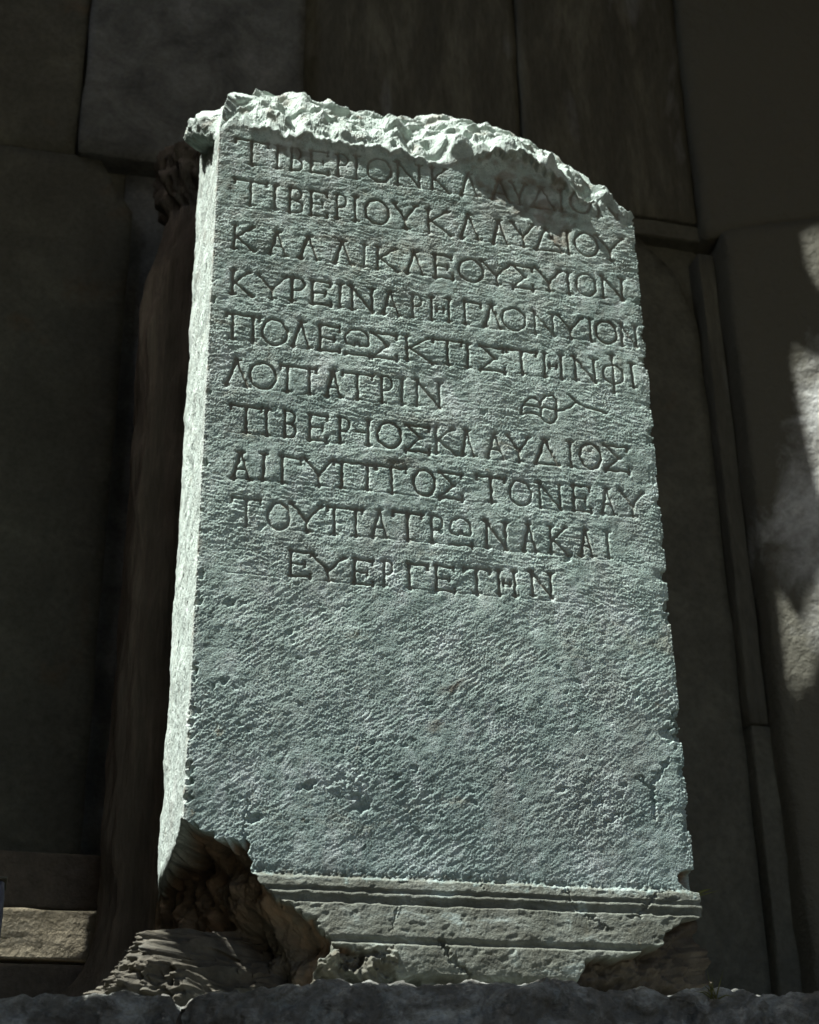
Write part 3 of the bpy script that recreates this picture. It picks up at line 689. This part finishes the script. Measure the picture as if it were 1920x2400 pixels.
# the broken-out corner: an almost level underside and a slanting core wall set far back
a_z = np.interp(Zg, [.0, .07, .088, .117, .147, .175, .225], [.19, .205, .214, .180, .127, .103, .090]) + .006
b_z = T + .0 * Zg
tc = np.clip((Ug + b_z) / (a_z + b_z), 0, 1)
cn = .011 * f_rock1(Ug, Zg) + .0036 * f_rock2(Ug, Zg) + .0012 * f_rock3(Ug, Zg) + .0006 * f_rock4(Ug, Zg)
cn = cn * np.clip(4 * tc * (1 - tc), 0, 1) ** .5
TX = np.where(Ug > a_z, Ug, a_z * tc) + .75 * cn
TY = np.where(Ug > a_z, .012, b_z * (1 - tc) + .004) + .5 * cn
lowm = sstep(.135, .105, Zg) * sstep(.15, .11, Ug)
mm = (sstep(-.001, .011, cav) * (1 - lowm) + sstep(-.004, .036, cav) * lowm) * (Ug < .23)
X = X * (1 - mm) + TX * mm
Y = Y * (1 - mm) + TY * mm
Z = Zg + mm * (1 - mm) * 4 * .004 * f_rock2(Ug + .5, Zg)

patina = np.clip(sstep(.001, .006, cav) * (1 - lowm) + sstep(.014, .024, cav + .004 * f_rock3(Ug, Zg)) * lowm + m_rfr * .95 + sstep(0, .006, rno) + sstep(0, .004, hole2) + .55 * rough_foot, 0, 1)
stn = .8 * np.exp(-(((Uw - .392) / .022) ** 2 + ((Zw - .468 - .45 * (Uw - .39)) / .006) ** 2)) + .5 * np.exp(-(((Uw - .362) / .012) ** 2 + ((Zw - .405) / .006) ** 2))
stn += .55 * np.exp(-(((Uw - .31) / .03) ** 2 + ((Zw - .842) / .008) ** 2)) * 1 + .5 * np.exp(-(((Uw - .345) / .04) ** 2 + ((Zw - .92) / .012) ** 2))
stn += .6 * np.clip(f_sp(Ug * .5 + .3, Zg * .8 + .2) - .9, 0, 1) * np.exp(-((Ug + .003) / .008) ** 2)
stn += .35 * smooth_zone * np.clip(.5 + f_rock2(Ug, Zg), 0, 1.5)
patina = np.clip(patina + stn * (patina < .5), 0, 1)
soil_shade = np.clip(gr * 1.35 - .22, 0, 1)
soil_shade = np.clip(soil_shade + .25 * np.clip(f_sp(Ug, Zg), 0, 1.5) * sstep(.9, 1.3, Zg), 0, 1)
moulded = np.clip(foot * (1 - patina) + rough_foot * .85 * (1 - lowm * sstep(.014, .024, cav)), 0, 1)

shade_tone = np.clip(m_rfr * .8 + .5 * lowm * (Zg < .13) + .3 * rough_foot, 0, .85)
fresh_lit = np.clip(np.where(SD == 0, .6, 0) * (1 - m_cav) + .5 * np.exp(-(Ug / .006) ** 2) + .6 * (depth * 0 + sstep(.02, .0, zrel)) * front, 0, .85)  # pale break tone; also paints sunlit whiteness onto the left side

stele = empty("inscribed_pedestal", "tall pale marble block carved with ten lines of Greek capitals, top and foot broken", "inscribed stone")

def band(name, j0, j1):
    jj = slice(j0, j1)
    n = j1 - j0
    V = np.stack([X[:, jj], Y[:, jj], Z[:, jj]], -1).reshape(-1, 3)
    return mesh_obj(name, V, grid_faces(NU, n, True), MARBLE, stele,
                    attrs={'patina': patina[:, jj], 'soil_shade': soil_shade[:, jj], 'moulded': moulded[:, jj], 'fresh_lit': fresh_lit[:, jj], 'shade_tone': shade_tone[:, jj]})
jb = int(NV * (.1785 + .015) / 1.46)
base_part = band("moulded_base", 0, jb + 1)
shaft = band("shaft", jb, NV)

# ---- broken crown
NS = 175
s = np.linspace(0, 1, NS)
sb = np.clip(s / .68, 0, 1)                    # bevel part
sc_ = np.clip((s - .68) / .32, 0, 1)           # closing part
topX, topY, topZ, topD = X[:, -1], Y[:, -1], Z[:, -1], depth[:, -1]
tX = np.where(side == 1, px0, np.where(side == 0, -.0, W))
crest_z1 = np.interp(px0 + .012, CRX, CRZ)
yc = np.interp(px0, [0, .08, .5, .62, .75], [.085, .10, .095, .06, .04])
crest_z = crest_z1 - (.1 - yc) * .87
cz_side = ztop + .085 - .05 * np.clip(py0 / T, 0, 1)
cz = np.where(side == 1, crest_z, np.where(side == 0, cz_side, np.where(side == 2, ztop + .07, ztop + .03)))
wl = np.exp(-np.abs(U0) / .03)
cz = cz * (1 - .0 * wl)
# smooth the junction at the two front corners
lc = np.interp(U0, [-.06, 0, .05], [0, 1, 0]); lcw = np.exp(-(U0 / .075) ** 2); cz_c = 1.548
cz = np.where(np.abs(U0) < .06, cz * (1 - lc) + cz_c * lc, cz)
rc = np.interp(U0, [W - .03, W, W + .05], [0, 1, 0])
cz = np.where(np.abs(U0 - W) < .06, cz * (1 - rc) + 1.404 * rc, cz)
ins = np.where(side == 1, yc, np.where(side == 0, .028, np.where(side == 2, .05, .08)))
ins = ins * (1 - .35 * lc)
n3x, n3y = inward(px0, py0, 0.035)
cenx = np.clip(px0, .18, W - .18); ceny = np.full(NU, T * .5)
ceny = np.where(side == 3, T * .62, ceny)
cenz = np.interp(cenx, CRX, CRZ) + .03
Sg = np.repeat(s[None, :], NU, 0)
a_in = ins[:, None] * (sb[None, :] ** 1.15)
bx = px0[:, None] + n3x[:, None] * a_in
by = py0[:, None] + n3y[:, None] * a_in
rise = sb[None, :] ** .80
bz = ztop[:, None] + (cz - ztop)[:, None] * rise
e = (sc_ ** 1.0)[None, :]
cx_ = bx + (cenx[:, None] - bx) * e
cy_ = by + (ceny[:, None] - by) * e
cz_ = bz + (cenz[:, None] - bz) * (e ** .8)
ab = U0[:, None] + 0 * Sg
sv = Sg * .19
fade = sstep(0, .05, Sg)
mag = (.0070 * f_rock1(ab, sv) + .0012 * f_rock2(ab * .6, sv * .6) + .00030 * f_rock3(ab * .7, sv * .8) + .00036 * f_rock4(ab, sv * 1.1)) * (1 - .5 * sb[None, :] ** 2)
# stepped fracture ledges
led = f_rock1(ab * 1.5 + .4, sv * 2.4 + .1)
mag += .0085 * (np.tanh(3.0 * (led - .1)) * .5) - .0045 * np.abs(f_rock1(ab * 1.1 + .7, sv * 1.3 + .3))
mag = .82 * mag * fade * (1 - .75 * lcw[:, None]) * (1 - .85 * rc[:, None]) * np.where(side == 0, .45, 1)[:, None]
mag = mag + fade * (.00036 * f_grain(ab * 1.0, sv) + .00012 * f_fine(ab, sv) + .0009 * np.clip(f_pit(ab, sv) - 1.1, 0, 1.5) * -1)
bul = np.where(side[:, None] == 0, .056 * np.sin(np.pi * np.clip(Sg / .80, 0, 1)) ** .7 * np.exp(-np.abs((py0[:, None] - .185) / .14) ** 4) * sstep(.0, .07, py0)[:, None], 0)
lipc = LIPB[:, None] * sstep(.35, 0, Sg)
off = mag + bul + lipc
d0 = topD - (-LIPB) * 0
start = depth[:, -1] + LIPB                       # what the face edge already carries, without lip
CX = cx_ - n3x[:, None] * off + n1x[:, None] * (start[:, None] * (1 - sstep(0, .06, Sg)))
CY = cy_ - n3y[:, None] * off + n1y[:, None] * (start[:, None] * (1 - sstep(0, .06, Sg)))
CZ = cz_ + .75 * mag + .10 * bul
# exact seam on the face edge
k0 = sstep(.03, 0, Sg)
CX = CX * (1 - k0) + topX[:, None] * k0; CY = CY * (1 - k0) + topY[:, None] * k0; CZ = CZ * (1 - k0) + topZ[:, None] * k0
V = np.stack([CX, CY, CZ], -1).reshape(-1, 3)
cp = np.clip(.6 * (f_sp(ab * .7, sv + .5) - 1.0), 0, .4) * sstep(0, .1, Sg)
crown = mesh_obj("broken_top", V, grid_faces(NU, NS, True), MARBLE, stele,
                 attrs={'patina': cp, 'soil_shade': 0 * cp, 'moulded': 0 * cp, 'fresh_lit': .45 + 0 * cp, 'shade_tone': 0 * cp})

# ------------------------------------------------------------------ rough blocks
from mathutils import noise as mnoise

def cube_grid(n):
    """welded cube surface, n cells per edge"""
    idx = {}; verts = []; faces = []
    def vid(i, j, k):
        key = (i, j, k)
        if key not in idx:
            idx[key] = len(verts); verts.append((2 * i / n - 1, 2 * j / n - 1, 2 * k / n - 1))
        return idx[key]
    for a in range(n):
        for b in range(n):
            faces.append([vid(a, b, 0), vid(a, b + 1, 0), vid(a + 1, b + 1, 0), vid(a + 1, b, 0)])
            faces.append([vid(a, b, n), vid(a + 1, b, n), vid(a + 1, b + 1, n), vid(a, b + 1, n)])
            faces.append([vid(a, 0, b), vid(a + 1, 0, b), vid(a + 1, 0, b + 1), vid(a, 0, b + 1)])
            faces.append([vid(a, n, b), vid(a, n, b + 1), vid(a + 1, n, b + 1), vid(a + 1, n, b)])
            faces.append([vid(0, a, b), vid(0, a, b + 1), vid(0, a + 1, b + 1), vid(0, a + 1, b)])
            faces.append([vid(n, a, b), vid(n, a + 1, b), vid(n, a + 1, b + 1), vid(n, a, b + 1)])
    return np.array(verts), np.array(faces)
CG = {}

def block(name, x0, x1, y0, y1, z0, z1, mat, parent=None, amp=.004, n=26, r=.004, seed=0, chamfers=(), freq=6.0, fn=None):
    if n not in CG: CG[n] = cube_grid(n)
    v, f = CG[n]
    h = np.array([(x1 - x0) / 2, (y1 - y0) / 2, (z1 - z0) / 2])
    c = np.array([(x1 + x0) / 2, (y1 + y0) / 2, (z1 + z0) / 2])
    p = v * h
    inner = np.clip(p, -(h - r), h - r)
    d = p - inner
    L = np.linalg.norm(d, axis=1, keepdims=True)
    d = np.where(L > 1e-9, d / np.maximum(L, 1e-9), 0)
    p = np.where(L > 1e-9, inner + d * r, p)
    for (pt, nrm) in chamfers:
        nrm = np.array(nrm, float); nrm /= np.linalg.norm(nrm)
        q = (p + c - np.array(pt)) @ nrm
        p = p - np.clip(q, 0, None)[:, None] * nrm
    dirn = v / np.linalg.norm(v, axis=1, keepdims=True)
    if amp:
        out = np.empty(len(p))
        for i, q in enumerate(p + c):
            s_ = Vector((q[0] + seed * 3.7, q[1] + seed, q[2])) * freq
            out[i] = mnoise.fractal(s_, 1.0, 2.1, 5)
        big = np.abs(v).max(1, keepdims=True) - 1e-9
        ax = (np.abs(v) >= big) * np.sign(v)
        ax = ax / np.linalg.norm(ax, axis=1, keepdims=True)
        p = p + ax * out[:, None] * amp
    if fn is not None:
        p = fn(p + c) - c
    return mesh_obj(name, p + c - np.array((0, 0, 0)), f, mat, parent)

# ------------------------------------------------------------------ the ledge the pedestal stands on
LX = [-.9, -.221, -.148, -.051, -.001, .103, .175, .376, .506, .538, .638, .70, .863, 1.8]
LZ = [-.024, -.023, -.014, -.010, -.013, -.003, .010, .014, .022, .012, .014, .018, .015, .015]
def ledge_block(x0, x1, seed):
    nx = int((x1 - x0) / .0022); ns = 150
    xs = np.linspace(x0, x1, nx)
    s_ = np.linspace(0, 1, ns)
    Lf = .60
    # profile: up the front, round the arris, back over the top
    py, pz = [], []
    for q in s_:
        if q < .62: py.append(-.135); pz.append(-Lf * (1 - (q / .62) ** .6) - .012)
        elif q < .70:
            a = (q - .62) / .08 * math.pi / 2
            py.append(-.135 + .012 * (1 - math.cos(a))); pz.append(-.012 + .012 * math.sin(a))
        else: py.append(-.123 + ((q - .70) / .30) ** 1.6 * 1.4); pz.append(0.0)
    py = np.array(py); pz = np.array(pz)
    A, B = np.meshgrid(xs, np.cumsum(np.hypot(np.diff(py, prepend=py[0]), np.diff(pz, prepend=pz[0]))), indexing='ij')
    zt = np.interp(xs, LX, LZ)[:, None]
    f1 = f_rock2(A + seed, B); f2 = f_rock3(A + seed, B); f3 = f_rock4(A, B); f0 = f_rock1(A + seed, B)
    nrm = .0050 * f0 + .0032 * f1 + .0014 * f2 + .0004 * f3 + .003 * np.tanh(4 * (f_rock2(A * .9 + .3, B * 1.4) - .3))
    wf = np.clip((s_ - .60) / .1, 0, 1)[None, :]
    Yv = py[None, :] - nrm * (1 - wf) + 0 * A
    end = np.minimum(A - x0, x1 - A)
    Yv = Yv + .012 * np.exp(-(end / .006) ** 2)
    Zv = pz[None, :] + zt * np.clip((pz[None, :] + .3) / .3, 0, 1) + nrm * wf * .5 * np.exp(-np.clip(py[None, :] + .12, 0, 1) / .3) - .012 * np.exp(-(end / .008) ** 2)
    Xv = A + .003 * f_rock2(B + seed, A) * (end < .003)
    V = np.stack([Xv, Yv, Zv], -1).reshape(-1, 3)
    return V, grid_faces(nx, ns)
plinth = empty("stone_ledge", "rough sooty stone ledge running under the inscribed block", "ledge")
for (a, b, sd) in [(-.9, -.004, .1), (.002, 1.8, .5)]:
    V, F = ledge_block(a, b, sd)
    mesh_obj("ledge_stone", V, F, M_LEDGE, plinth)
block("ledge_core", -.9, 1.8, -.10, 1.6, -1.5, -.03, M_PLAIN, plinth, amp=0, n=4, r=.001)

# ------------------------------------------------------------------ masonry wall behind
wall = empty("masonry_wall", "dark wall of large upright stone blocks behind the inscribed block", "wall", loc=(0, 0, 0))
block("block", -1.15, -.2445, 1.00, 1.24, 2.158, 3.6, M_OLIVE, wall, seed=1)
block("block", -.241, .306, .975, 1.24, 2.150, 3.6, M_GREY, wall, seed=2)
block("block", -1.15, -.098, 1.00, 1.24, .40, 2.155, M_OLIVE, wall, seed=3, n=36, chamfers=[((-.19, 1.0, 2.155), (.55, 0, .84)), ((-.13, 1.0, 2.06), (.85, -.1, .52))])
block("block", -.120, .55, 1.03, 1.24, -.02, 2.142, M_GREY, wall, seed=4)
block("block", .309, .895, 1.005, 1.24, 2.160, 3.6, M_STREAK, wall, seed=5)
block("block", .898, 1.370, .992, 1.24, 2.215, 3.6, M_STREAK, wall, seed=6)
block("block", .553, 1.355, 1.02, 1.24, -.02, 2.165, M_OLIVE, wall, seed=7, n=36, chamfers=[((1.21, 1.04, 2.165), (.72, -.05, .69)), ((1.31, 1.04, 2.05), (.95, -.05, .3))])
block("block", 1.17, 1.385, 1.0, 1.24, 2.160, 2.208, M_OLIVE, wall, seed=13)
block("slab", 1.358, 1.402, .985, 1.24, .82, 2.11, M_STREAK, wall, seed=8, amp=.003)
block("block", 1.357, 1.43, .985, 1.24, -.02, .815, M_OLIVE, wall, seed=9)
block("wall_core", -1.2, 3.0, 1.048, 1.6, -1.5, 8.0, M_OLIVE, wall, amp=0, n=4, r=.001)
low = empty("low_wall", "low courses of stone at lower left behind the ledge, the middle stone catching sun", "wall")
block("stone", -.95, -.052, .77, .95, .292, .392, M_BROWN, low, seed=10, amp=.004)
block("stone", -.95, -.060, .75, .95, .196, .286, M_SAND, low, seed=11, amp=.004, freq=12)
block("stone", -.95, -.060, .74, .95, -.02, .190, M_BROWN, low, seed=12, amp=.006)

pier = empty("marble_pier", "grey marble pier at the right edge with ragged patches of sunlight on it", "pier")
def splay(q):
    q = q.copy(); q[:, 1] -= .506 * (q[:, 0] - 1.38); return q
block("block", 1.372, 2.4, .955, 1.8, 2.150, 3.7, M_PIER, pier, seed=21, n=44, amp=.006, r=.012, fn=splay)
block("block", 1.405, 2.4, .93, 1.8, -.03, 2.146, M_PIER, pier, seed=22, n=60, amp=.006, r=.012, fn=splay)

# ------------------------------------------------------------------ dark pillar close behind
pz_ = [-.03, .09, .135, .174, .228, .322, .444, .842, 1.295, 1.507, 1.60, 1.70, 1.735, 1.82, 1.86, 1.90]
pxl = [-.235, -.138, -.100, -.083, -.075, -.078, -.075, -.073, -.078, -.075, -.050, -.030, -.055, -.064, -.035, .03]
nz_, na_ = 260, 120
zz_ = np.linspace(-.03, 1.90, nz_)
hx = .16 - np.interp(zz_, pz_, pxl)
aa = np.linspace(0, 2 * math.pi, na_, endpoint=False)
cs = np.cos(aa); sn = np.sin(aa)
ex = 2 / 3.5
ca = np.sign(cs) * np.abs(cs) ** ex; sa = np.sign(sn) * np.abs(sn) ** ex
A, B = np.meshgrid(aa * .22, zz_, indexing='ij')
rk = .0035 * f_rock1(A, B * .35) + (.0008 + .0065 * sstep(1.66, 1.74, B)) * f_rock2(A, B * .6) + (.0003 + .0016 * sstep(1.66, 1.74, B)) * f_rock3(A, B)
PXv = .16 + ca[:, None] * (hx[None, :] + rk)
PYv = .60 + sa[:, None] * (np.minimum(hx, .24)[None, :] * .42 + rk)
V = np.stack([PXv, PYv, B], -1).reshape(-1, 3)
pillar = mesh_obj("dark_pillar", V, grid_faces(na_, nz_, True), M_PILLAR)
tag(pillar, "dark brown veined stone shaft with a broken head and spreading foot, close behind the left of the inscribed block", "pillar")

# ------------------------------------------------------------------ small things
post = empty("barrier_post", "short dark post with its top set off in colour as if sunlit at the lower left edge", "post")
block("shaft", -.300, -.229, .085, .155, -.03, .172, M_POST, post, amp=.0006, n=12, r=.006, freq=60)
block("sunlit_top", -.301, -.2275, .084, .1565, .1725, .178, M_PIER, post, amp=.0008, n=12, r=.0025, freq=60)  # separate top piece stands in for sunlight on the post

def blade(name, pts, w0, mat, parent):
    pts = [Vector(p) for p in pts]
    vs, fs = [], []
    n = len(pts)
    for i, p in enumerate(pts):
        t_ = (pts[min(i + 1, n - 1)] - pts[max(i - 1, 0)]).normalized()
        a_ = t_.cross(Vector((0, 1, 0))).normalized(); b_ = t_.cross(a_)
        wd = w0 * (1 - i / (n - 1)) ** .7 + w0 * .08
        for k in range(4):
            q = math.pi / 2 * k
            vs.append(p + a_ * wd * math.cos(q) + b_ * wd * .35 * math.sin(q))
        if i:
            o_ = 4 * (i - 1)
            for k in range(4):
                fs.append([o_ + k, o_ + (k + 1) % 4, o_ + 4 + (k + 1) % 4, o_ + 4 + k])
    fs.append([3, 2, 1, 0])
    return mesh_obj(name, vs, fs, mat, parent)

twig = empty("leafy_sprig", "single yellow-green sprig sticking out from behind the lower right edge of the inscribed block", "plant")
blade("stem", [(.755, .10, .190), (.778, .10, .195), (.80, .10, .200), (.832, .10, .209)], .0022, M_LEAF, twig)
blade("leaf", [(.790, .10, .198), (.803, .098, .206), (.818, .096, .210)], .0035, M_LEAF, twig)
tuft = empty("grass_tuft", "small dry grass tuft growing on the ledge below the right foot of the inscribed block", "plant", loc=(0, 0, 0))
for k in range(9):
    a_ = random.uniform(-1.2, 1.2); L_ = random.uniform(.022, .042)
    x_ = .70 + random.uniform(-.006, .006)
    p0 = Vector((x_, -.142, .002)); d_ = Vector((math.sin(a_), random.uniform(-.3, .1), math.cos(a_)))
    blade("blade", [p0, p0 + d_ * L_ * .5, p0 + d_ * L_ + Vector((0, 0, -.006 * abs(a_)))], .0011, M_LEAF, tuft)
for k in range(6):
    a_ = random.uniform(-1.0, 1.0); L_ = random.uniform(.02, .05)
    x_ = .725 + random.uniform(-.01, .01)
    p0 = Vector((x_, -.146, -.034)); d_ = Vector((math.sin(a_), -.25, -math.cos(a_) * .7 + random.uniform(0, .9)))
    blade("blade", [p0, p0 + d_ * L_ * .5, p0 + d_ * L_ + Vector((0, 0, -.01))], .0009, M_LEAF, tuft)

# ------------------------------------------------------------------ added unseen enclosure that cuts the skylight and shapes the sun
def holed_wall(name, outer, holes, xx, th, mat, parent):
    """upright mask wall in the plane x = xx, hole edges splayed along the light"""
    bm = bmesh.new()
    edges = []
    for loop in [outer] + holes:
        vs = [bm.verts.new((xx, y, z)) for (y, z) in loop]
        for k in range(len(vs)):
            edges.append(bm.edges.new((vs[k], vs[(k + 1) % len(vs)])))
    bmesh.ops.triangle_fill(bm, edges=edges, use_beauty=True, use_dissolve=False)
    r = bmesh.ops.extrude_face_region(bm, geom=bm.faces[:])
    vv = [g for g in r['geom'] if isinstance(g, bmesh.types.BMVert)]
    off_ = -SUN * (th / SUN.x)
    bmesh.ops.translate(bm, vec=off_, verts=vv)
    bmesh.ops.recalc_face_normals(bm, faces=bm.faces[:])
    me = bpy.data.meshes.new(name); bm.to_mesh(me); bm.free()
    me.materials.append(mat)
    return link(bpy.data.objects.new(name, me), parent)

def jag(a, b, n, amp, seed):
    r = random.Random(seed); out_ = []
    for k in range(n):
        q = k / n
        out_.append((a[0] + (b[0] - a[0]) * q + r.uniform(-amp, amp) * (k > 0), a[1] + (b[1] - a[1]) * q + r.uniform(-amp, amp) * (k > 0)))
    return out_
WX = -1.2
def up(x, y, z):
    """where the ray of sun that lands on (x, y, z) passes the side wall"""
    s_ = (x - WX) / SUN.x
    return (y - s_ * SUN.y, z - s_ * SUN.z)
def pierp(x, z):
    return up(x, .93 - .506 * (x - 1.38), z)
H_MAIN = [up(*q) for q in [(0, .40, .245), (0, .40, 1.4), (0, .40, 1.8), (.12, .38, 1.84), (.30, .32, 1.80), (.42, .30, 1.80), (.60, .12, 1.64), (.78, .10, 1.56), (.80, -.09, 1.50), (.76, -.09, 1.30), (.76, -.116, 0), (.4, -.116, -.01), (.13, -.116, -.02), (.10, -.025, .005), (0, .010, .24)]]
H_CHUNK = [(-.365, 1.98), (-.365, 2.375), (-.31, 2.375), (-.275, 2.315), (-.20, 2.28), (-.13, 2.22), (-.13, 2.02)]
P3 = [(1.425, 0.858), (1.424, 1.096), (1.436, 1.104), (1.45, 1.059), (1.464, 1.028), (1.481, 1.085), (1.517, 1.128), (1.583, 1.161), (1.563, 0.999), (1.49, 0.968), (1.46, 0.886), (1.444, 0.89)]
P2 = [(1.514, 1.724), (1.532, 1.758), (1.573, 1.72), (1.648, 1.714), (1.595, 1.269), (1.539, 1.327), (1.524, 1.495)]
P1 = [(1.579, 2.083), (1.615, 2.094), (1.695, 2.104), (1.666, 1.864), (1.595, 1.919), (1.581, 1.98)]
H_P3 = [pierp(*q) for q in P3]
H_P2 = [pierp(*q) for q in P2]
H_P1 = [pierp(*q) for q in P1]
H_LOW = [up(x, .75, z) for x, z in [(-.27, .20), (-.26, .275), (-.21, .292), (-.16, .285), (-.11, .272), (-.04, .262), (-.04, .18)]]
enclosure = empty("added_enclosure", "unseen enclosure added round the inscribed block to block the sky and shape the sun", "building", loc=(0, 0, 0))
holed_wall("sun_mask_wall", [(-3.6, -1.5), (1.6, -1.5), (1.6, 8.0), (-3.6, 8.0)], [H_MAIN, H_CHUNK, H_P3, H_P2, H_P1, H_LOW], -1.2, .2, M_PLAIN, enclosure)  # added mask wall, openings cut along the sun rays to place the light
block("shade_end_wall", 3.0, 3.3, -3.6, 1.6, -1.5, 8.0, M_PLAIN, enclosure, amp=0, n=4, r=.001)
block("shade_roof", -1.5, 3.3, -3.9, 1.7, 8.0, 8.3, M_PLAIN, enclosure, amp=0, n=4, r=.001)
FILL_GAP = (-0.3, 2.3, 2.6)  # gap in the added enclosure, sized for fill light
block("shade_front_wall", -1.5, FILL_GAP[0], -3.9, -3.6, -1.5, 8.0, M_PLAIN, enclosure, amp=0, n=4, r=.001)
block("shade_front_wall", FILL_GAP[1], 3.3, -3.9, -3.6, -1.5, 8.0, M_PLAIN, enclosure, amp=0, n=4, r=.001)
block("shade_lintel_wall", FILL_GAP[0], FILL_GAP[1], -3.9, -3.6, FILL_GAP[2], 8.0, M_PLAIN, enclosure, amp=0, n=4, r=.001)

me = bpy.data.meshes.new("ground")
me.from_pydata([(-300, -300, -1.504), (300, -300, -1.504), (300, 300, -1.504), (-300, 300, -1.504)], [], [[0, 1, 2, 3]])
me.materials.append(M_GROUND)
gnd = link(bpy.data.objects.new("ground", me)); tag(gnd, kind='structure')
